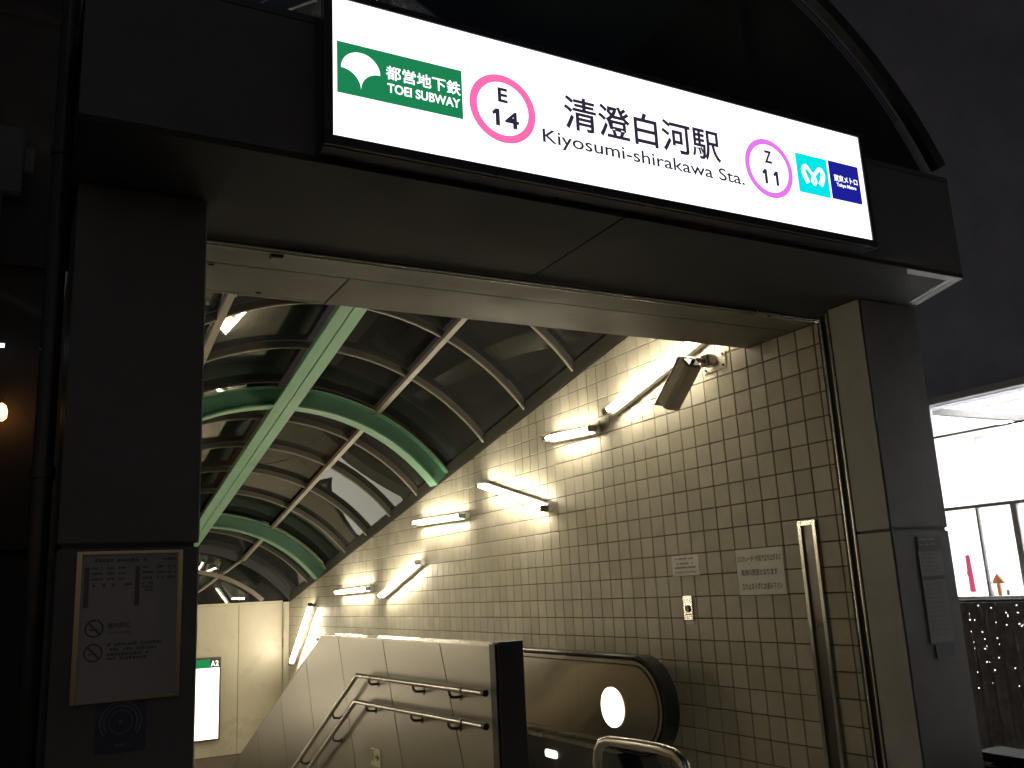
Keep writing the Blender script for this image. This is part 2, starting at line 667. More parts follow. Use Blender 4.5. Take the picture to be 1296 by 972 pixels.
# ------------------------------------------------------------------ stairs
st = thing('staircase', 'stone stairs going down between the tiled wall and the steel partition', 'stairs', (1.5, 7.5, 0))
RISE, RUN = 0.14, 0.324
for i in range(26):
    z = .125 - (i + 1) * RISE
    MB().box(.452, 2.655, 7.5 + i * RUN, 7.5 + (i + 1) * RUN - .001, z - .16, z).build('step', 'stair_stone', st, bevel=.004)
zb = .125 - 26 * RISE
struct(MB().box(.45, 4.31, 7.5 + 26 * RUN, 16.29, zb - .3, zb - .004).build('lower_landing', 'stair_stone'))

# ------------------------------------------------------------------ portal
po = thing('station_entrance', 'dark metal-clad subway entrance portal with two square pillars and a deep lintel', 'entrance', (2.4, 3.4, 0))
for x0, x1 in ((.13, .575), (4.148, 4.615)):
    y1 = 3.84 if x0 < 1 else 3.620
    MB().box(x0 + .012, x1 - .012, YF + .012, y1 - .006, 0, SOF).build('pillar_core', 'black_metal', po)
    MB().box(x0, x1, YF, y1, .02, 1.752).build('pillar_cladding', 'cladding', po, bevel=.004)
    MB().box(x0, x1, YF, y1, 1.768, SOF - .006).build('pillar_cladding', 'cladding', po, bevel=.004)
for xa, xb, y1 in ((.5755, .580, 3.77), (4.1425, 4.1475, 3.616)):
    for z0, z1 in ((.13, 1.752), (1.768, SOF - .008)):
        MB().box(xa, xb, YF + .006, y1, z0, z1).build('lit_reveal_cladding', 'lit_reveal_cladding', po)  # thin added sheets carrying the painted-in light of the inner faces
# lintel: core, underside sheets, front sheets
MB().prism([(.12, 2.95), (4.41, 2.95), (4.60, 3.40), (4.60, 4.47), (.12, 4.47)], 'z', SOF + .02, 3.60).build('lintel_core', 'black_metal', po)
SO = SOF


def sheet(pts, name='soffit_sheet', m='soffit_sheet', z0=None):
    return MB().prism(pts, 'z', SO if z0 is None else z0, SO + .018).build(name, m, po, bevel=.0015)


def lerp_edge(y):
    return 4.43 + (4.62 - 4.43) * min(1, max(0, (y - 2.93) / .46))


YS = 3.775       # shutter slot
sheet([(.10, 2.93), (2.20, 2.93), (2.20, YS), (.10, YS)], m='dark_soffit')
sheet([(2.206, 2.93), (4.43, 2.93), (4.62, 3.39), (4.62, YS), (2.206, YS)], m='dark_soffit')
sheet([(.445, YS + .06), (4.306, YS + .06), (4.306, 4.06), (.445, 4.06)])
sheet([(1.372, 4.066), (4.306, 4.066), (4.306, 4.49), (1.372, 4.49)])
hatch = sheet([(.62, 4.068), (1.364, 4.068), (1.364, 4.46), (.62, 4.46)], 'access_hatch')
for hx, hy in ((1.01, 4.425), (.72, 4.10)):
    MB().prism(arc(hx, hy, .014, 0, 330, 11), 'z', SO - .006, SO + .002).build('hatch_lock', 'black_metal', hatch)
sheet([(.445, 4.066), (.614, 4.066), (.614, 4.49), (.445, 4.49)])
MB().box(.62, 1.364, 4.466, 4.49, SO, SO + .018).build('soffit_edge', 'soffit_sheet', po)
# shutter slot: two bright lips and a black gap
for a, b in ((YS + .002, YS + .018), (YS + .036, YS + .052)):
    MB().tube([(.577, (a + b) / 2, SO - .008), (4.30, (a + b) / 2, SO - .008)], .0085, 12).build('shutter_lip', 'steel', po, smooth=True)
MB().box(.577, 4.30, YS + .0005, YS + .0595, SO + .004, SO + .02).build('shutter_slot', 'black_metal', po)
# stop block on the slot
MB().box(.93, .985, YS + .052, YS + .10, SO - .03, SO - .001).build('stop_block', 'black_metal', po, bevel=.004)
# fascia
for a, b in ((.10, 2.198), (2.206, 4.43)):
    MB().box(a, b, 2.93, 2.948, 3.088, 3.62).build('fascia_sheet', 'cladding', po, bevel=.003)
MB().box(.10, 4.43, 2.934, 2.945, SOF + .019, 3.087).build('drip_edge', 'dark_cladding', po)
MB().prism([(4.432, 2.935), (4.622, 3.395), (4.622, 4.45), (4.602, 4.45), (4.602, 3.40), (4.414, 2.95)], 'z', SOF + .02, 3.62).build('fascia_return', 'cladding', po)
MB().prism([(.10, 2.93), (4.43, 2.93), (4.62, 3.39), (4.62, 4.49), (.10, 4.49)], 'z', 3.621, 3.65).build('lintel_cap', 'dark_cladding', po)
# groove in the overhanging corner
MB().prism([(4.36, 2.99), (4.398, 2.99), (4.548, 3.355), (4.51, 3.355)], 'z', SO - .003, SO - .0005).build('drip_groove', 'black_metal', po)
for pts in ([(3.98, 2.932), (4.428, 2.932), (4.445, 2.985), (4.05, 2.985)], [(4.402, 2.99), (4.449, 2.99), (4.600, 3.355), (4.553, 3.355)]):
    MB().prism(pts, 'z', SO - .004, SO - .0008).build('lit_corner_patch', 'shop_white', po)  # white strips painting in the light that falls on this soffit corner
# shutter tracks
tk = MB().box(4.152, 4.305, 3.6225, 3.695, .125, SO - .025).build('shutter_track', 'black_metal', po)
for a in (3.6235, 3.676):
    MB().prism(rrect(4.136, 4.1515, a, a + .016, .005), 'z', .126, SO - .026).build('track_lip', 'steel', tk)
MB().box(.581, .60, 3.772, 3.835, .125, SO - .025).build('shutter_track', 'black_metal', po)

# ------------------------------------------------------------------ station sign
SY = 2.82
sg = thing('station_sign', 'long backlit white station name sign mounted on the lintel', 'sign', (2.25, 2.93, 3.1))
MB().box(.862, 3.634, SY + .014, 2.928, 3.088, 3.70).build('sign_box', 'black_frame', sg, bevel=.006)
for a, b, c, d in ((.862, 3.634, 3.088, 3.124), (.862, 3.634, 3.672, 3.70), (.862, .895, 3.1245, 3.6715), (3.604, 3.634, 3.1245, 3.6715)):
    MB().box(a, b, SY - .006, SY + .0135, c, d).build('frame_strip', 'black_frame', sg, bevel=.002)
MB().box(.8955, 3.6035, SY, SY + .012, 3.1245, 3.6715).build('light_panel', 'sign_white', sg)
A, B = on_y(SY - .003), on_y(SY - .006)
gb = rect(MB(), A, .910, 1.402, 3.292, 3.496).build('green_logo_field', 'sign_green', sg)
lx, lz, lr = .9975, 3.394, .0735
leaf = arc(lx, lz, lr, 0, 180, 24) + arc(lx - lr, lz - .073, .0735, 90, 0, 10)[1:] + arc(lx + lr, lz - .073, .0735, 180, 90, 10)[:-1]
leaf = [(a, b - .002) for a, b in leaf]
flat(MB(), B, leaf).build('ginkgo_leaf_emblem', 'sign_white', gb)
text(MB(), '都営地下鉄', B, 1.093, 1.394, 3.386, 3.443, .014).build('lettering', 'sign_white', gb)
text(MB(), 'TOEI SUBWAY', B, 1.098, 1.390, 3.333, 3.371, .022).build('lettering', 'sign_white', gb)
ring(MB(), A, 1.5765, 3.3755, .113, .1455).build('pink_ring', 'sign_pink', sg)
text(MB(), 'E', A, 1.556, 1.599, 3.402, 3.465, .034).build('lettering', 'sign_ink', sg)
def digit_one(u0, u1, v0, v1):
    """A plain sans-serif 1: stem with a short flag."""
    s = (u1 - u0) * .55
    return flat(MB(), A, [(u1 - s, v0), (u1, v0), (u1, v1), (u1 - s * .9, v1), (u0, v1 - .017), (u0 + .004, v1 - .029), (u1 - s, v1 - .022)])


digit_one(1.527, 1.560, 3.299, 3.371).build('lettering', 'sign_ink', sg)
text(MB(), '4', A, 1.583, 1.645, 3.298, 3.370, .030).build('lettering', 'sign_ink', sg)
text(MB(), '清澄白河駅', A, 1.858, 2.678, 3.352, 3.508, .016).build('lettering', 'sign_ink', sg)
text(MB(), 'Kiyosumi-shirakawa Sta.', A, 1.75, 2.803, 3.252, 3.330, .010).build('lettering', 'sign_ink', sg)
ring(MB(), A, 2.9655, 3.3835, .119, .1465).build('violet_ring', 'sign_violet', sg)
text(MB(), 'Z', A, 2.942, 2.990, 3.409, 3.473, .034).build('lettering', 'sign_ink', sg)
digit_one(2.918, 2.949, 3.304, 3.376).build('lettering', 'sign_ink', sg)
digit_one(2.986, 3.017, 3.304, 3.376).build('lettering', 'sign_ink', sg)


cy_ = flat(MB(), A, rrect(3.144, 3.350, 3.300, 3.5005, .006)).build('cyan_logo_field', 'sign_cyan', sg)
cx, cz = 3.247, 3.398
hm = [(-.046, -.050), (-.068, -.005), (-.071, .030), (-.050, .046), (-.016, .014), (.014, -.026), (.004, -.050), (-.004, -.050), (-.014, -.026), (.016, .014), (.050, .046), (.071, .030), (.068, -.005), (.046, -.050)]
wd = [.030, .030, .026, .020, .018, .015, .012, .012, .015, .018, .020, .026, .030, .030]
ribbon(MB(), B, [(cx + .88 * a, cz + .88 * b) for a, b in hm], [.95 * q for q in wd]).build('heart_shaped_m_emblem', 'sign_white', cy_)
bl_ = flat(MB(), A, rrect(3.361, 3.567, 3.302, 3.5015, .006)).build('blue_logo_field', 'sign_blue', sg)
text(MB(), '東京メトロ', B, 3.386, 3.547, 3.397, 3.433, .02).build('lettering', 'sign_white', bl_)
text(MB(), 'Tokyo Metro', B, 3.400, 3.533, 3.366, 3.390, .02).build('lettering', 'sign_white', bl_)

# ------------------------------------------------------------------ vaulted roof
vr = thing('vaulted_roof', 'glazed barrel vault with green steel arches sloping down over the stairs', 'roof', (XC, 9.5, 1.5))
AMAX = 39.0      # springing angle above horizontal


def arch(y0, y1, r0, r1, name, m, parent, n=28, a0=None):
    aa = AMAX if a0 is None else a0
    mb = MB()
    for k in range(n + 1):
        t = math.radians(aa + (180 - 2 * aa) * k / n)
        for (y, r) in ((y0, r0), (y1, r0), (y1, r1), (y0, r1)):
            mb.v.append((XC + r * math.cos(t), y, zc((y0 + y1) / 2) + r * math.sin(t)))
    for k in range(n):
        for j in range(4):
            mb.f.append((k * 4 + j, k * 4 + (j + 1) % 4, k * 4 + 4 + (j + 1) % 4, k * 4 + 4 + j))
    mb.f += [(0, 1, 2, 3), tuple(n * 4 + j for j in (3, 2, 1, 0))]
    return mb.build(name, m, parent, smooth=True)


GREEN = (4.85, 9.50, 14.15)
for y in GREEN:
    a = arch(y - .012, y + .012, 2.222, 2.40, 'green_arch', 'web_green', vr)
    arch(y - .1, y + .1, 2.203, 2.2215, 'arch_flange', 'green_paint', a)
    arch(y - .1, y + .1, 2.4005, 2.418, 'arch_flange', 'green_paint', a)
RIBS = (3.90, 5.75, 6.67, 7.58, 8.49, 10.35, 11.27, 12.19, 13.13, 15.1)
for y in RIBS:
    a = arch(y - .018, y + .018, 2.415, 2.475, 'roof_rib', 'rib_dark', vr)
    arch(y - .014, y + .014, 2.403, 2.4145, 'rib_cap', 'rib_paint', a)
arch(3.05, 3.10, 2.43, 2.51, 'front_arch', 'black_metal', vr, a0=30)
arch(16.15, 16.23, 2.36, 2.52, 'end_arch', 'black_metal', vr, a0=38)


def sloped_bar(x0, x1, y0, y1, dz0, dz1, name, m, parent):
    vs = []
    for y in (y0, y1):
        z = zc(y)
        vs += [(x0, y, z + dz0), (x1, y, z + dz0), (x1, y, z + dz1), (x0, y, z + dz1)]
    return MB().add(vs, [(0, 1, 2, 3), (7, 6, 5, 4), (0, 4, 5, 1), (1, 5, 6, 2), (2, 6, 7, 3), (3, 7, 4, 0)]).build(name, m, parent, bevel=.004)


rb = sloped_bar(XC - .03, XC + .03, 3.13, 16.14, 2.20, 2.40, 'ridge_beam', 'web_green', vr)
for a, b in ((-.125, -.0035), (.0035, .125)):
    sloped_bar(XC + a, XC + b, 3.13, 16.14, 2.178, 2.199, 'beam_flange', 'green_paint', rb)
for sx in (-1, 1):
    x = XC + sx * 1.03
    dz = math.sqrt(2.40 ** 2 - 1.03 ** 2)
    sloped_bar(x - .032, x + .032, 3.13, 16.14, dz - .01, dz + .04, 'purlin', 'rib_paint', vr)
    # eave gutter on top of the wall
    a, b = (4.300, 4.44) if sx > 0 else (.33, .452)
    sloped_bar(a, b, 4.52, 16.2, 2.80 - 1.33 + .002, 2.80 - 1.33 + .14, 'eave_frame', 'rib_dark', vr)
# panes
YY = [3.12, 3.90, 4.85, 5.75, 6.67, 7.58, 8.49, 9.50, 10.35, 11.27, 12.19, 13.13, 14.15, 15.1, 16.15]
ap = math.degrees(math.acos(1.03 / 2.47))
for i in range(len(YY) - 1):
    y0, y1 = YY[i] + .024, YY[i + 1] - .024
    for a0, a1 in ((38.5, ap - .7), (ap + .7, 89), (91, 180 - ap - .7), (180 - ap + .7, 141.5)):
        n = 7
        mb = MB()
        for k in range(n + 1):
            t = math.radians(a0 + (a1 - a0) * k / n)
            for (y, r) in ((y0, 2.476), (y1, 2.476), (y1, 2.484), (y0, 2.484)):
                mb.v.append((XC + r * math.cos(t), y, zc(y) + r * math.sin(t)))
        for k in range(n):
            for j in range(4):
                mb.f.append((k * 4 + j, k * 4 + (j + 1) % 4, k * 4 + 4 + (j + 1) % 4, k * 4 + 4 + j))
        mb.f += [(0, 1, 2, 3), tuple(n * 4 + j for j in (3, 2, 1, 0))]
        mb.build('pane', 'roof_glass', vr, smooth=True)
# glazed gables
for y, nm in ((3.075, 'front_gable_pane'), (16.19, 'end_gable_pane')):
    z = zc(y)
    base = 3.655 if y < 5 else 1.565
    pts = [q for q in arc(XC, z, 2.36, 20, 160, 40) if q[1] > base + .01]
    cut = math.sqrt(2.36 ** 2 - (base - z) ** 2) if abs(base - z) < 2.36 else 2.3
    pts = [(XC + cut, base)] + pts + [(XC - cut, base)]
    MB().prism(pts, 'y', y - .004, y + .004).build(nm, 'window_glass' if y < 5 else 'roof_glass', vr)
MB().tube([(1.2, 16.14, 1.56), (XC + .1, 16.14, 1.62), (3.56, 16.14, 2.34)], .028, 6).build('gable_brace', 'rib_paint', vr)
arch(16.08, 16.13, 1.98, 2.05, 'gable_ring', 'rib_paint', vr, a0=47.5)
MB().box(3.20, 3.25, 3.10, 3.15, 3.651, 4.85).build('gable_mullion', 'dark_cladding', vr)
MB().box(1.65, 1.70, 3.10, 3.15, 3.651, 4.85).build('gable_mullion', 'dark_cladding', vr)

# ------------------------------------------------------------------ tube lamps on the wall
LAMPS = [
    ((4.74, 3.268), (6.03, 2.932), 'tube lamp slanting down behind the security camera', ),
    ((6.30, 2.826), (7.02, 2.868), 'short level tube lamp just below the lamp by the security camera'),
    ((7.16, 2.258), (8.42, 2.610), 'tube lamp tilted upwards into the stairwell in the middle of the tiled wall'),
    ((8.90, 2.343), (10.20, 2.382), 'level tube lamp under the end of the long green arch'),
    ((10.17, 1.905), (11.44, 1.548), 'tube lamp slanting down above the sloped rim of the steel partition'),
    ((11.92, 1.655), (13.25, 1.633), 'level tube lamp near the foot of the far green arch'),
    ((14.62, 1.452), (15.74, .535), 'steep tube lamp beside the cream end wall'),
    ((14.15, .93), (15.10, .42), 'tube lamp half hidden behind the steel partition rim'),
]
def wall_lamp(a, b, lab, wx, sg, grp):
    pa, pb = Vector((wx - sg * .115, *a)), Vector((wx - sg * .115, *b))
    d = (pb - pa).normalized()
    e = Vector((1, 0, 0)).cross(d).normalized()
    t = thing('wall_lamp', lab, 'lamp', (wx, *a), grp)

    def pt(s, h, x):
        q = pa + d * s + e * h
        return (x, q.y, q.z)
    Lh = (pb - pa).length

    def block(s0, s1, h0, h1, x0, x1):
        vs = [pt(s, h, x) for x in (x0, x1) for h in (h0, h1) for s in (s0, s1)]
        return MB().add(vs, [(0, 2, 3, 1), (4, 5, 7, 6), (0, 1, 5, 4), (2, 6, 7, 3), (0, 4, 6, 2), (1, 3, 7, 5)])
    block(-.02, Lh + .02, -.036, .036, wx - sg * .072, wx - sg * .0095).build('housing', 'white_housing', t, bevel=.006)
    block(-.05, -.008, -.026, .026, wx - sg * .145, wx - sg * .0735).build('socket', 'dark_steel', t, bevel=.006)
    block(Lh + .006, Lh + .04, -.026, .026, wx - sg * .145, wx - sg * .0735).build('socket', 'dark_steel', t, bevel=.006)
    MB().tube([pa, pa + d * Lh], .0205, 12).build('tube', 'tube_light', t, smooth=True)
    MB().tube([pa - d * .006, pa + d * .02], .0212, 12).build('tube_cap', 'steel', t, smooth=True)
    MB().tube([pb - d * .02, pb + d * .004], .0212, 12).build('tube_cap', 'steel', t, smooth=True)


for (a, b, lab) in LAMPS:
    wall_lamp(a, b, lab, W, 1, 'bare tube lamps on the tiled wall')
# steel partition and glass mirror the far pair; the near pair is added fill
STAIR_LAMPS = [
    ((7.3, 2.20), (8.5, 2.50), 'added fill tube lamp tilted upwards on the stair-side tiled wall'),
    ((9.6, 1.55), (10.8, 1.15), 'added fill tube lamp slanting down on the stair-side tiled wall'),
    ((12.5, .17), (13.7, .10), 'low level tube lamp on the stair-side tiled wall'),
    ((14.9, 1.25), (15.9, .45), 'steep tube lamp on the stair-side wall next to the lit A2 board'),
]
for (a, b, lab) in STAIR_LAMPS:
    wall_lamp(a, b, lab, LX, -1, 'bare tube lamps on the stair-side wall')

# ------------------------------------------------------------------ security camera
sc = thing('security_camera', 'boxy security camera on a wall arm pointing down the escalator', 'camera', (W, 4.80, 3.03))
MB().box(W - .018, W - .0095, 4.690, 4.925, 2.985, 3.105).build('wall_plate', 'camera_paint', sc, bevel=.003)
for q in ((4.715, 3.005), (4.90, 3.005), (4.715, 3.085), (4.90, 3.085)):
    MB().prism(arc(q[0], q[1], .010, 0, 300, 5), 'x', W - .028, W - .0185).build('bolt', 'dark_steel', sc)
MB().box(W - .11, W - .0185, 4.765, 4.855, 3.012, 3.095).build('junction_block', 'dark_steel', sc, bevel=.01)
MB().tube([(W - .10, 4.81, 3.052), (4.02, 4.80, 3.050), (3.965, 4.795, 3.035)], .019, 10).build('arm', 'dark_steel', sc, smooth=True)
MB().tube([(3.955, 4.765, 3.045), (3.955, 4.80, 2.99), (3.955, 4.815, 2.955)], .026, 10).build('pivot', 'camera_paint', sc, smooth=True)
bc = Vector((3.955, 4.80, 2.855))
ax = Vector((-.02, .74, -.67)).normalized()
up = Vector((0, .67, .74))
up = (up - ax * up.dot(ax)).normalized()
sd_ = ax.cross(up).normalized()


def cam_prism(prof, s0, s1):
    mb = MB()
    n = len(prof)
    vs = [tuple(bc + ax * s + sd_ * a + up * b) for s in (s0, s1) for a, b in prof]
    return mb.add(vs, [tuple(range(n))[::-1], tuple(range(n, 2 * n))] + [(i, (i + 1) % n, n + (i + 1) % n, n + i) for i in range(n)])


oct_ = [(1.2 * a, 1.2 * b) for a, b in [(-.062, -.030), (-.040, -.052), (.040, -.052), (.062, -.030), (.062, .034), (.044, .050), (-.044, .050), (-.062, .034)]]
bd = cam_prism(oct_, -.19, .17).build('housing', 'camera_paint', sc, bevel=.004)
cam_prism([(-.080, .050), (.080, .050), (.062, .072), (-.062, .072)], -.195, .215).build('sun_hood', 'camera_paint', sc, bevel=.003)
cam_prism(arc(0, -.002, .032, 0, 342, 19), .1705, .185).build('lens', 'rubber', sc)
cam_prism([(-.055, -.045), (.055, -.045), (.055, .035), (-.055, .035)], -.2, -.1905).build('rear_cap', 'dark_steel', sc, bevel=.003)
cam_prism(arc(.0, -.01, .012, 0, 324, 9), -.225, -.2005).build('cable_gland', 'rubber', sc)

# ------------------------------------------------------------------ notices and fittings on the wall
XP = W - .0105
n1 = thing('notice', 'large paper notice with three printed lines taped to the tiled wall', 'notice', (W, 4.58, 1.434))
MB().box(XP - .002, XP, 4.363, 4.796, 1.436, 1.733).build('sheet', 'paper', n1)
P = on_x(XP - .0035)
for body, u0, u1, v0, v1 in (('エスカレーター付近で立ち止まると', -4.782, -4.378, 1.650, 1.690), ('転倒の原因となります', -4.752, -4.42, 1.560, 1.602), ('立ち止まらずにお進み下さい', -4.757, -4.385, 1.470, 1.512)):
    text(MB(), body, P, u0, u1, v0, v1, .014).build('lettering', 'ink', n1)
n2 = thing('notice', 'small paper notice above the push-button plate', 'notice', (W, 5.33, 1.583))
MB().box(XP - .002, XP, 5.182, 5.489, 1.584, 1.730).build('sheet', 'paper', n2)
m = MB()
r_ = random.Random(3)
smudge_line(m, P, -5.45, -5.23, 1.700, .011, r_)
smudge_line(m, P, -5.43, -5.25, 1.664, .015, r_)
smudge_line(m, P, -5.46, -5.22, 1.636, .015, r_)
text(m, 'Emergency Stop Button', P, -5.455, -5.215, 1.598, 1.620, .012)
m.build('lettering', 'ink_soft', n2)
sw = thing('push_button_plate', 'narrow steel push-button plate under the small paper notice', 'switch', (W, 5.335, 1.243))
MB().box(XP - .010, XP, 5.290, 5.390, 1.274, 1.442).build('plate', 'steel', sw, bevel=.003)
MB().prism(arc(5.338, 1.352, .022, 0, 337.5, 15), 'x', XP - .022, XP - .0105).build('button', 'rubber', sw)
MB().box(XP - .0112, XP - .0102, 5.31, 5.37, 1.310, 1.318).build('slot', 'ink', sw)
MB().box(XP - .003, XP, 5.293, 5.385, 1.243, 1.266).build('name_tag', 'paper', sw)
gr = thing('wall_channel', 'upright recessed steel channel set in the tiles beside the shutter track', 'channel', (W, 4.122, .125))
MB().box(W - .028, W - .0095, 4.168, 4.196, .125, 1.873).build('flange', 'steel', gr, bevel=.002)
MB().box(W - .028, W - .0095, 4.050, 4.078, .125, 1.873).build('flange', 'steel', gr, bevel=.002)
MB().box(W - .028, W - .0095, 4.0785, 4.1675, 1.845, 1.873).build('top_cap', 'steel', gr, bevel=.002)
MB().box(W - .013, W - .0095, 4.0785, 4.1675, .125, 1.8445).build('channel_bed', 'dark_steel', gr)

# ------------------------------------------------------------------ steel partition between stairs and escalator
PX = 2.64
PS = 0.432


def rim(y):
    return 1.212 if y < 8.77 else 1.212 - PS * (y - 8.77)


pt_ = thing('steel_partition', 'brushed steel clad partition with slanted seams between stairs and escalator', 'partition', (2.74, 5.24, .1))
outline = [(5.25, -.05), (7.6, -.05), (14.0, -.05 - PS * 6.4 - .2), (14.0, rim(14.0)), (8.77, 1.212), (5.25, 1.212)]
MB().prism([(5.26, -.05), (7.6, -.05), (13.98, -.05 - PS * 6.4 - .18), (13.98, rim(13.98) - .012), (8.77, 1.198), (5.26, 1.198)], 'x', PX + .012, PX + .17).build('core', 'panel_steel', pt_)
# seams leave the rim square to the slope of the stairs
tops = [(6.015, 1.212), (7.137, 1.205), (8.276, 1.20), (9.32, .97), (10.30, .55), (11.33, .10), (12.4, -.36), (13.4, -.79)]
K = PS
prev = None
GAP = .0055
edges = [None] + tops + [None]
for i in range(len(edges) - 1):
    poly = list(outline)
    lo, hi = edges[i], edges[i + 1]
    if lo:   # keep y - K z >= lo
        poly = clip(poly, -1, K, -(lo[0] - K * lo[1]) - GAP)
    if hi:
        poly = clip(poly, 1, -K, hi[0] - K * hi[1] - GAP)
    if len(poly) >= 3:
        MB().prism(poly, 'x', PX, PX + .0115).build('panel', 'panel_steel', pt_, bevel=.0012)
# rim trim
MB().box(PX - .003, PX + .175, 5.25, 8.765, 1.2125, 1.221).build('rim_trim', 'steel', pt_, bevel=.003)
vs = []
for y in (8.768, 14.0):
    z = rim(y)
    vs += [(PX - .003, y, z + .0005), (PX + .175, y, z + .0005), (PX + .175, y, z + .009), (PX - .003, y, z + .009)]
MB().add(vs, [(0, 1, 2, 3), (7, 6, 5, 4), (0, 4, 5, 1), (1, 5, 6, 2), (2, 6, 7, 3), (3, 7, 4, 0)]).build('rim_trim', 'steel', pt_)
MB().prism(rrect(PX + .012, PX + .192, 5.155, 5.245, .012), 'z', .12, 1.238).build('end_post', 'navy_post', pt_)
MB().box(PX - .004, PX + .011, 5.17, 5.247, .12, 1.226).build('end_post_edge', 'black_metal', pt_)
ar = thing('arrow_plate', 'small pale yellow pictogram plate with an arrow on the steel partition', 'sign', (PX, 7.33, .24))
MB().box(PX - .004, PX - .0005, 7.222, 7.436, .240, .372).build('plate', 'plate_yellow', ar)
Q = on_x(PX - .0055)
m = MB()
flat(m, Q, [(-7.335, .300), (-7.29, .300), (-7.29, .275), (-7.24, .308), (-7.29, .341), (-7.29, .316), (-7.335, .316)])
for u0, u1, v0, v1 in ((-7.42, -7.412, .262, .352), (-7.37, -7.362, .262, .352), (-7.412, -7.37, .345, .352), (-7.40, -7.385, .28, .335)):
    rect(m, Q, u0, u1, v0, v1)
m.build('pictogram', 'ink', ar)

# ------------------------------------------------------------------ handrails
def handrail(label, pts, brk):
    t = thing('handrail', label, 'handrail', (2.64, pts[0][0], pts[0][1]), 'pair of steel handrails on the partition')
    X = 2.56
    MB().tube([(X, *q) for q in pts], .019, 14).build('rail', 'steel', t, smooth=True)
    a = Vector((X, *pts[0]))
    b = Vector((X, *pts[1]))
    d = (b - a).normalized()
    MB().tube([a - d * .035, a - d * .001], .021, 14).build('end_cap', 'rubber', t, smooth=True)
    MB().tube([a + d * .27, a + d * .30], .0205, 14).build('collar', 'dark_steel', t, smooth=True)
    MB().tube([a + d * .9, a + d * .905], .0200, 14).build('collar', 'dark_steel', t, smooth=True)
    for y in brk:
        i = max(k for k in range(len(pts) - 1) if pts[k][0] <= y)
        s = (y - pts[i][0]) / (pts[i + 1][0] - pts[i][0])
        z = pts[i][1] + s * (pts[i + 1][1] - pts[i][1])
        MB().tube([(X, y, z - .015), (X + .002, y, z - .04), (X + .018, y, z - .058), (X + .05, y, z - .062), (PX - .006, y, z - .062)], .0095, 8).build('bracket', 'dark_steel', t, smooth=True)
        MB().prism(arc(y, z - .062, .024, 0, 330, 11), 'x', PX - .006, PX - .0005).build('rosette', 'dark_steel', t)
    return t


handrail('upper tubular steel handrail along the steel partition', [(5.20, .948), (7.53, .925), (9.457, -.05), (13.4, -1.93)], (5.70, 6.32, 7.25, 8.2, 9.2, 10.2, 11.2, 12.2))
handrail('lower tubular steel handrail along the steel partition', [(5.21, .757), (7.575, .716), (8.936, .021), (13.4, -2.20)], (5.73, 6.37, 7.32, 8.2, 9.2, 10.2, 11.2, 12.2))

# ------------------------------------------------------------------ escalator
es = thing('escalator', 'escalator with rounded steel newel and black handrail against the tiled wall', 'escalator', (3.5, 5.2, .125))
NY, NZ, NR = 5.525, .715, .335


def newel_path(r, y_off=0.0, start=-90, y1=7.35, fall=True, yend=13.0):
    pts = [(NY + y_off + .5, NZ - r)] if start == -90 else []
    pts += [(q[0] + y_off, q[1]) for q in arc(NY, NZ, r, 270, 90, 26)]
    pts += [(y1, NZ + r)]
    if fall:
        for k in range(1, 6):
            s = k / 5
            pts.append((y1 + .6 * s, NZ + r - .5 * .5 * .6 * s * s))
        yl, zl = pts[-1]
        pts.append((yend, zl - .5 * (yend - yl)))
    return pts


def stadium(r, y1, zlow):
    return [(y1, NZ + r)] + arc(NY, NZ, r, 90, 270, 28) + [(y1, NZ - r)]


def balustrade(x0, sgn, dy, parent):
    """sgn: +1 when the passage lies towards -X."""
    def X(a):
        return x0 + sgn * a
    pr = lambda w, t: [(-w / 2, -t / 2), (w / 2, -t / 2), (w / 2, t / 2), (-w / 2, t / 2)]
    path = [(X(.072), *q) for q in newel_path(.322, dy)]
    rp = []
    w, t_ = .13, .030
    rp = [(-w / 2 + .008, -t_ / 2), (w / 2 - .008, -t_ / 2), (w / 2, -t_ / 2 + .008), (w / 2, t_ / 2 - .010), (w / 2 - .012, t_ / 2), (-w / 2 + .012, t_ / 2), (-w / 2, t_ / 2 - .010), (-w / 2, -t_ / 2 + .008)]
    MB().sweep(path, rp).build('moving_handrail', 'handrail_black', parent, smooth=True)
    path = [(X(.03), *q) for q in newel_path(.290, dy)]
    MB().sweep(path, pr(.05, .026)).build('handrail_guide', 'steel', parent, smooth=True)
    path = [(X(.012), *q) for q in newel_path(.262, dy)]
    MB().sweep(path, pr(.03, .014)).build('panel_rim', 'steel', parent, smooth=True)
    # inner panels
    s1 = [(6.25 + dy - .002, NZ + .255)] + [(a + dy, b) for a, b in arc(NY, NZ, .255, 90, 270, 28)] + [(6.25 + dy - .002, NZ - .255)]
    MB().prism(s1, 'x', X(0), X(.03)).build('inner_panel', 'mirror_steel', parent)
    fall = [(6.25 + dy + .002, NZ + .255), (6.25 + dy + .002, NZ - .255), (7.3, NZ - .255), (12.5, NZ - .255 - 2.5), (12.5, NZ + .255 - 2.5), (7.4, NZ + .255)]
    MB().prism(fall, 'x', X(0), X(.03)).build('inner_panel', 'mirror_steel', parent)
    core = stadium(.296, 7.3, 0)
    MB().prism([(a + dy, b) for a, b in core], 'x', X(.056), X(.15)).build('newel_core', 'panel_steel', parent)
    # lower deck and skirt
    MB().prism([(5.75 + dy, .375), (5.75 + dy, .40), (7.3, .40), (12.5, -2.2), (12.5, -2.225), (7.3, .375)], 'x', X(-.035), X(.30 if sgn > 0 else .12)).build('deck_trim', 'steel', parent)
    MB().prism([(5.55 + dy, .126), (5.75 + dy, .374), (7.3, .374), (12.5, -2.226), (12.5, -2.7), (7.3, .1)], 'x', X(-.03), X(.29 if sgn > 0 else .11)).build('skirt', 'black_metal', parent)


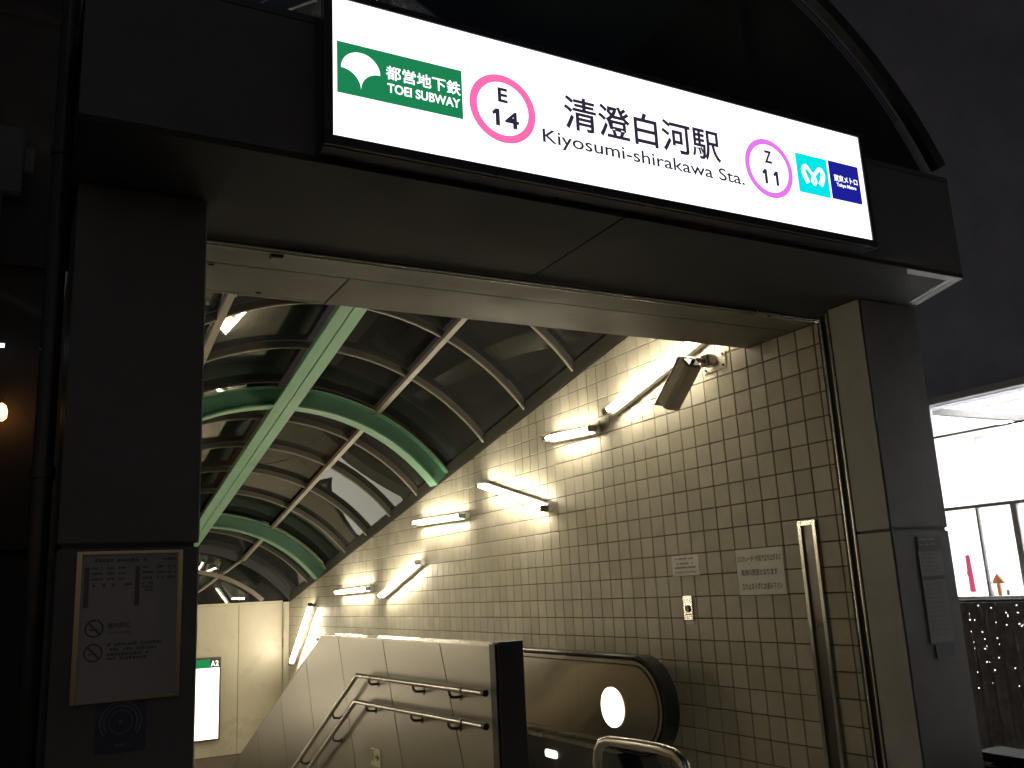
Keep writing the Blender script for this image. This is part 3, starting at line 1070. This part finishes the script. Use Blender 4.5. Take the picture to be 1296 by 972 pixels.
balustrade(3.895, 1, 0.0, es)
balustrade(3.02, -1, .42, es)
MB().prism(arc(5.80, .683, .138, 0, 350, 35), 'x', 3.886, 3.8945).build('entry_light', 'newel_light', es)
ring(MB(), lambda u, v: (3.8925, u, v), 5.80, .683, .138, .150).build('entry_light_rim', 'steel', es)
MB().prism(rrect(6.575, 6.755, .235, .292, .02), 'x', 3.856, 3.8645).build('skirt_light', 'skirt_light', es)
MB().box(3.06, 3.86, 5.30, 6.75, .126, .140).build('floor_plate', 'steel', es)
for i in range(16):
    y = 6.76 + .4 * i
    z = .135 - (0 if i < 2 else .2 * (i - 1))
    MB().box(3.065, 3.855, y, y + .39, z - .2, z).build('step', 'dark_steel', es)

# tubular guard in front of the partition post
gp = [(4.43, .125), (4.43, .62), (4.415, .68), (4.37, .725), (4.30, .742), (4.05, .752), (3.85, .755), (3.74, .745), (3.68, .71), (3.655, .64), (3.655, .125)]
gl = thing('guard_rail', 'rounded tubular steel guard loop in front of the escalator', 'guard rail', (2.85, 4.05, .125))
MB().tube([(2.85, *q) for q in gp], .026, 16).build('tube', 'steel', gl, smooth=True)
for y in (4.43, 3.655):
    MB().prism(arc(2.85, y, .055, 0, 345, 23), 'z', .126, .136).build('foot_flange', 'steel', gl)

# ------------------------------------------------------------------ illuminated board on the end wall
bo = thing('exit_board', 'tall lit white board with a green header reading A2 on the cream end wall', 'sign', (2.7, 16.27, -.6))
MB().box(2.20, 3.165, 16.20, 16.268, -.60, .70).build('case', 'dark_steel', bo, bevel=.006)
MB().box(2.225, 3.135, 16.190, 16.199, -.575, .535).build('light_panel', 'board_white', bo)
MB().box(2.225, 2.985, 16.190, 16.199, .537, .672).build('green_header', 'board_green', bo)
hb = MB().box(2.987, 3.135, 16.190, 16.199, .537, .672).build('header_square', 'ink', bo)
text(MB(), 'A', on_y(16.187), 3.000, 3.062, .562, .648, .02).build('lettering', 'board_white', hb)
text(MB(), '2', on_y(16.187), 3.070, 3.120, .562, .648, .02).build('lettering', 'board_white', hb)

# ------------------------------------------------------------------ poster and sticker on the left pillar
pf = thing('poster_frame', 'framed station notice poster with no-smoking symbols on the pillar', 'poster', (.36, YF, 1.255))
MB().box(.200, .514, YF - .012, YF - .0005, 1.265, 1.733).build('poster_sheet', 'poster_paper', pf)
for a, b, c, d in ((.190, .206, 1.258, 1.742), (.508, .523, 1.258, 1.742), (.2062, .5078, 1.258, 1.268), (.2062, .5078, 1.732, 1.742)):
    MB().box(a, b, YF - .020, YF - .0005, c, d).build('frame_strip', 'steel', pf, bevel=.002)
R = on_y(YF - .0135)
r_ = random.Random(11)
m = MB()
smudge_line(m, R, .245, .41, 1.706, .012, r_)
smudge_line(m, R, .46, .50, 1.708, .009, r_)
for c0 in (.238, .395):
    for k, (w, v) in enumerate(((.030, 1.683), (.034, 1.665), (.032, 1.647))):
        smudge_line(m, R, c0, c0 + w, v, .009, r_)
        smudge_line(m, R, c0 + .045, c0 + .045 + w * .7, v, .009, r_)
        smudge_line(m, R, c0 + .080, c0 + .080 + w * .8, v, .008, r_)
for v in (1.630, 1.618, 1.606):
    smudge_line(m, R, .395, .43, v, .008, r_)
m.build('small_print', 'ink_soft', pf)
rect(MB(), R, .215, .230, 1.560, 1.690).build('column_bar', 'ink_soft', pf)
rect(MB(), R, .372, .386, 1.560, 1.690).build('column_bar', 'ink_soft', pf)
m = MB()
smudge_line(m, R, .240, .282, 1.626, .010, r_)
smudge_line(m, R, .290, .318, 1.626, .010, r_)
smudge_line(m, R, .338, .362, 1.628, .008, r_)
m.build('red_print', 'ink_red', pf)
for cz_, kind in ((1.492, 0), (1.415, 1)):
    m = MB()
    ring(m, R, .252, cz_, .024, .029, 32)
    flat(m, R, [(.233, cz_ + .0165), (.2365, cz_ + .020), (.271, cz_ - .0165), (.2675, cz_ - .020)])
    sy = m.build('no_smoking_symbol', 'ink_red', pf)
    m = MB()
    rect(m, on_y(YF - .0145), .238, .264, cz_ - .006, cz_ - .001)
    if kind:
        rect(m, on_y(YF - .0145), .240, .252, cz_ + .006, cz_ + .010)
    m.build('cigarette', 'ink_soft', sy)
m = MB()
text(m, '構内禁煙', R, .292, .362, 1.490, 1.508, .014)
text(m, 'No Smoking', R, .292, .366, 1.471, 1.481, .004)
for v in (1.434, 1.418, 1.402, 1.389):
    smudge_line(m, R, .294, .294 + r_.uniform(.12, .17), v, .010, r_)
m.build('lettering', 'ink_soft', pf)
em = thing('round_sticker', 'dark blue sticker with pale concentric arcs under the framed poster', 'sticker', (.346, YF, 1.12))
MB().prism(rrect(.270, .424, 1.098, 1.255 - .002, .008), 'y', YF - .003, YF - .0005).build('sheet', 'blue_sticker', em)
m = MB()
T = on_y(YF - .0045)
for r0, r1, a in ((.060, .065, 40), (.048, .053, 35), (.034, .037, 0)):
    ring(m, T, .346, 1.192, r0, r1, 40, -a, 180 + a) if a else ring(m, T, .346, 1.192, r0, r1, 40)
text(m, '★', T, .335, .357, 1.180, 1.204, 0)
smudge_line(m, T, .318, .376, 1.117, .009, random.Random(2))
m.build('arcs', 'blue_line', em)

# narrow notice on the right pillar
rn = thing('pillar_notice', 'tall narrow faded notice strip on the pillar next to the lit shop', 'notice', (4.43, YF, 1.15))
MB().box(4.330, 4.520, YF - .006, YF - .0005, 1.160, 1.640).build('sheet', 'faded_paper', rn)
MB().box(4.335, 4.535, YF - .006, YF - .0005, 1.652, 1.722).build('header', 'grey_box', rn)
MB().box(4.36, 4.512, YF - .006, YF - .0005, 1.08, 1.148).build('foot_tag', 'black_metal', rn)
m = MB()
V = on_y(YF - .0075)
rect(m, V, 4.334, 4.516, 1.487, 1.508)
m.build('dark_band', 'ink', rn)
m = MB()
r_ = random.Random(5)
for v in [1.62 - .021 * k for k in range(5)] + [1.46 - .024 * k for k in range(12)]:
    smudge_line(m, V, 4.345, 4.345 + r_.uniform(.11, .165), v, .010, r_)
m.build('small_print', 'ink_soft', rn)
m = MB()
smudge_line(m, on_y(YF - .0075), 4.35, 4.50, 1.70, .012, r_)
smudge_line(m, on_y(YF - .0075), 4.35, 4.47, 1.672, .012, r_)
m.build('small_print', 'poster_paper', rn)

# ------------------------------------------------------------------ shop on the right
SX = 8.2
F = .82          # the front stands nearer than a first survey: heights and widths follow


def hz(z):
    return EYE.z + (z - EYE.z) * F


sh = thing('shop_building', 'dark shop building with a brightly lit window band and slim mullions', 'building', (SX, 5.5, 0))
YA, YB = 1.5, 9.5
MB().box(SX, SX + .25, YA, YB, hz(3.52), 9.5).build('upper_wall', 'shop_wall', sh)
MB().box(SX, SX + .25, YB, 15, 0, 9.5).build('side_wall', 'shop_wall', sh)
MB().box(SX, SX + .25, -6, YA, 0, 9.5).build('side_wall', 'shop_wall', sh)
MB().box(SX - .10, SX - .003, YA, YB, hz(3.515), hz(3.60)).build('eave_strip', 'shop_frame', sh, bevel=.004)
MB().box(SX + .255, SX + 6, YA - .2, YB + .2, 3.64, 3.74).build('ceiling', 'shop_white', sh)
MB().box(SX + .255, SX + 6, YA - .2, YB + .2, 0.005, .05).build('floor', 'shop_white', sh)
MB().box(SX + 5.9, SX + 6, YA - .2, YB + .2, .055, 3.635).build('back_wall', 'shop_white', sh)
for y in (YA - .2, YB + .1):
    MB().box(SX + .255, SX + 5.895, y, y + .1, .055, 3.635).build('party_wall', 'shop_white', sh)
MB().box(SX - .003, SX + .25, -6, 15, 9.505, 9.8).build('parapet', 'shop_wall', sh)
for x in (SX + 1.2, SX + 2.8, SX + 4.4):
    for y in (2.6, 4.4, 6.2, 8.0):
        MB().box(x, x + 1.1, y, y + .35, 3.60, 3.635).build('ceiling_lamp', 'shop_lamp', sh)
for x in (SX + 1.0, SX + 3.2):
    MB().box(x, x + .10, YA, YB, 3.42, 3.59).build('ceiling_beam', 'shop_frame', sh)
MB().box(SX + .3, SX + 5.8, 6.52, 6.60, 3.215, 3.29).build('ceiling_beam', 'shop_beam', sh)
# window frames
MB().box(SX + .05, SX + .12, YA, YB, 2.100, 2.132).build('transom', 'shop_frame', sh, bevel=.003)
MB().box(SX + .05, SX + .10, YA, YB, 2.842, 2.860).build('transom', 'shop_frame', sh)
for y, w in ((5.725, .022), (5.345, .06), (6.25, .022), (4.6, .06), (3.8, .04), (7.0, .04), (2.8, .04)):
    MB().box(SX + .05, SX + .12, y - w / 2, y + w / 2, 1.262, 2.0995).build('mullion', 'shop_frame', sh, bevel=.003)
MB().box(SX + .05, SX + .12, 6.09, 6.15, 2.861, 3.160).build('mullion', 'shop_frame', sh)
MB().box(SX - .12, SX + .24, YA, YB, 1.205, 1.2615).build('window_sill', 'shop_frame', sh, bevel=.006)
for y0, y1 in ((YA, 4.56), (4.64, 5.30), (5.39, 5.708), (5.742, 6.233), (6.267, YB)):
    MB().box(SX + .08, SX + .088, y0, y1, 1.263, 2.0995).build('window_pane', 'window_glass', sh)
MB().box(SX + .08, SX + .088, YA, YB, 2.133, 2.8415).build('window_pane', 'window_glass', sh)
MB().box(SX + .08, SX + .088, YA, YB, 2.8605, 3.160).build('window_pane', 'window_glass', sh)
MB().box(SX + .08, SX + .088, YA, YB, .02, 1.204).build('low_pane', 'window_glass', sh)

# corrugated perforated screen below the window, in panels
FX = 7.1
rp_ = random.Random(21)
pc = thing('perforated_screen', 'dark ribbed screen pierced with small holes standing in front of the lit shop window', 'screen', (FX, 4.9, 0))
for k in range(5):
    y0 = 3.1 + k * .72
    mb = MB()
    nc, nr = 80, 128
    cell_y, cell_z = .70 / nc, 1.23 / nr
    idx = {}
    for i in range(nc + 1):
        for j in range(nr + 1):
            y = y0 + i * cell_y
            x = FX + .018 * math.sin(i * 2 * math.pi / 13.3)
            idx[i, j] = len(mb.v)
            mb.v.append((x, y, .02 + j * cell_z))
    bands = [rp_.random() < .5 for _ in range(nc)]
    for i in range(nc):
        for j in range(nr):
            dens = .055 if (i % 13 in (4, 5, 6)) else .003
            dens *= max(0, (j / nr) - .25) * 1.4
            if rp_.random() < dens:
                continue
            mb.f.append((idx[i, j], idx[i + 1, j], idx[i + 1, j + 1], idx[i, j + 1]))
    o = mb.build('screen_panel', 'screen_mesh', pc)
    sm = o.modifiers.new('thickness', 'SOLIDIFY')
    sm.thickness = .003
for k in range(6):
    y = 3.085 + k * .72
    MB().box(FX - .025, FX + .025, y - .012, y + .012, 0, 1.255).build('screen_post', 'black_metal', pc)
MB().box(FX - .03, FX + .03, 3.07, 6.70, 1.2555, 1.275).build('top_rail', 'black_metal', pc, bevel=.004)

# things standing inside the window
tr = thing('arrow_ornament', 'small orange pointed ornament like an upright arrow on the shop sill', 'ornament', (SX + .19, 5.68, 1.2615))
MB().prism([(5.635, 1.372), (5.775, 1.372), (5.705, 1.468)], 'x', SX + .17, SX + .20).build('point', 'orange_wood', tr, bevel=.003)
MB().box(SX + .172, SX + .198, 5.690, 5.720, 1.2625, 1.371).build('stem', 'orange_wood', tr, bevel=.002)
tag(MB().prism(rrect(5.625, 5.648, 1.2625, 1.312, .005), 'x', SX + .2, SX + .215).build('sill_box', 'grey_box', base=(SX + .2, 5.637, 1.2625)), 'tiny grey box beside the orange arrow ornament', 'box')
pk = thing('pink_banner', 'narrow pink vertical banner standing inside the shop window', 'banner', (SX + .5, 6.24, .05))
MB().prism([(6.18, 1.29), (6.245, 1.29), (6.245, 1.45), (6.258, 1.48), (6.245, 1.51), (6.245, 1.66), (6.195, 1.66)], 'x', SX + .50, SX + .506).build('cloth', 'pink_banner', pk)
MB().tube([(SX + .512, 6.22, .05), (SX + .512, 6.22, 1.70)], .006, 6).build('pole', 'steel', pk)
MB().box(SX + .44, SX + .58, 6.14, 6.30, .0505, .065).build('foot', 'black_metal', pk)

# ------------------------------------------------------------------ scooter parked beside the right pillar
so = thing('parked_scooter', 'glossy black scooter parked between the pillar and the shop', 'scooter', (4.98, 3.1, 0))
ox, oy = 5.0, 2.98
for y in (oy + .55, oy - .62):
    t = MB().tube([(ox, y + .19 * math.cos(a), .23 + .19 * math.sin(a)) for a in [2 * math.pi * i / 24 for i in range(24)]], .045, 8, closed=True).build('tyre', 'tyre', so, smooth=True)
    MB().prism(arc(y, .23, .145, 0, 345, 23), 'x', ox - .02, ox + .02).build('rim', 'steel', t)
MB().prism([(oy + .80, .30), (oy + .35, .24), (oy - .30, .20), (oy - .42, .42), (oy - .30, .48), (oy + .20, .475), (oy + .78, .43)], 'x', ox - .14, ox + .14).build('body', 'scooter_black', so, bevel=.05, smooth=True)
MB().prism([(oy + .70, .478), (oy - .05, .455), (oy - .12, .48), (oy + .05, .515), (oy + .68, .525)], 'x', ox - .13, ox + .13).build('seat', 'seat_vinyl', so, bevel=.03, smooth=True)
MB().prism([(oy - .40, .20), (oy - .50, .20), (oy - .46, .86), (oy - .38, .88)], 'x', ox - .16, ox + .16).build('leg_shield', 'scooter_black', so, bevel=.03, smooth=True)
MB().tube([(ox - .30, oy - .36, .93), (ox - .1, oy - .41, .90), (ox + .1, oy - .41, .90), (ox + .30, oy - .36, .93)], .014, 8).build('handlebar', 'rubber', so, smooth=True)
MB().tube([(ox, oy - .42, .89), (ox, oy - .62, .23)], .022, 8).build('fork', 'dark_steel', so, smooth=True)

# ------------------------------------------------------------------ dark neighbour on the left
nb = thing('neighbour_building', 'nearly black neighbouring building beside the poster pillar', 'building', (-4, 9.2, 0))
MB().box(-9, .16, 9.2, 15, 0, 11).build('wall', 'old_wall', nb)
for k in range(4):
    MB().box(-9, .165, 9.12, 9.199, 2.1 + 2.6 * k, 2.22 + 2.6 * k).build('floor_band', 'old_wall', nb)
MB().box(-1.1, -.24, 9.02, 9.118, 3.55, 3.98).build('shutter_box', 'grey_box', nb, bevel=.01)
dp = thing('downpipe', 'slim metal downpipe running up beside the poster pillar', 'pipe', (.075, 3.5, 0))
MB().tube([(.075, 3.5, 0), (.075, 3.5, 4.2)], .034, 14).build('pipe', 'pipe_metal', dp, smooth=True)
for z in (.8, 2.0, 3.2):
    MB().tube([(.075, 3.5, z), (.075, 3.5, z + .04)], .041, 14).build('pipe_clip', 'pipe_metal', dp, smooth=True)
cl = thing('wall_light', 'small cold white wall light on the dark neighbouring building', 'lamp', (-.25, 9.1, 3.85))
MB().box(-.50, -.16, 8.96, 9.018, 3.905, 3.945).build('case', 'grey_box', cl, bevel=.006)
MB().tube([(-.49, 8.985, 3.886), (-.172, 8.985, 3.886)], .018, 8).build('tube', 'cold_lamp', cl, smooth=True)
al = thing('amber_lamp', 'glowing amber lantern on the dark neighbouring building', 'lamp', (-.16, 9.1, 3.2))
MB().tube([(-.16, 9.02, 3.215), (-.16, 9.02, 3.24), (-.16, 9.02, 3.30), (-.16, 9.02, 3.35), (-.16, 9.02, 3.37)], [.02, .045, .05, .035, .012], 12).build('globe', 'amber_lamp', al, smooth=True)
MB().tube([(-.16, 9.02, 3.37), (-.16, 9.02, 3.41), (-.16, 9.118, 3.41)], .010, 8).build('bracket', 'black_metal', al, smooth=True)
mbx = thing('meter_box', 'dim grey meter box high on the dark neighbouring building', 'box', (-.25, 9.1, 5.3))
MB().box(-.55, -.13, 9.0, 9.118, 5.36, 6.02).build('case', 'grey_box', mbx, bevel=.015)
MB().box(-.128, -.04, 9.05, 9.118, 5.60, 5.86).build('side_case', 'grey_box', mbx, bevel=.008)
MB().tube([(-.30, 9.06, 5.36), (-.30, 9.06, 3.99)], .016, 8).build('conduit', 'grey_box', mbx, smooth=True)
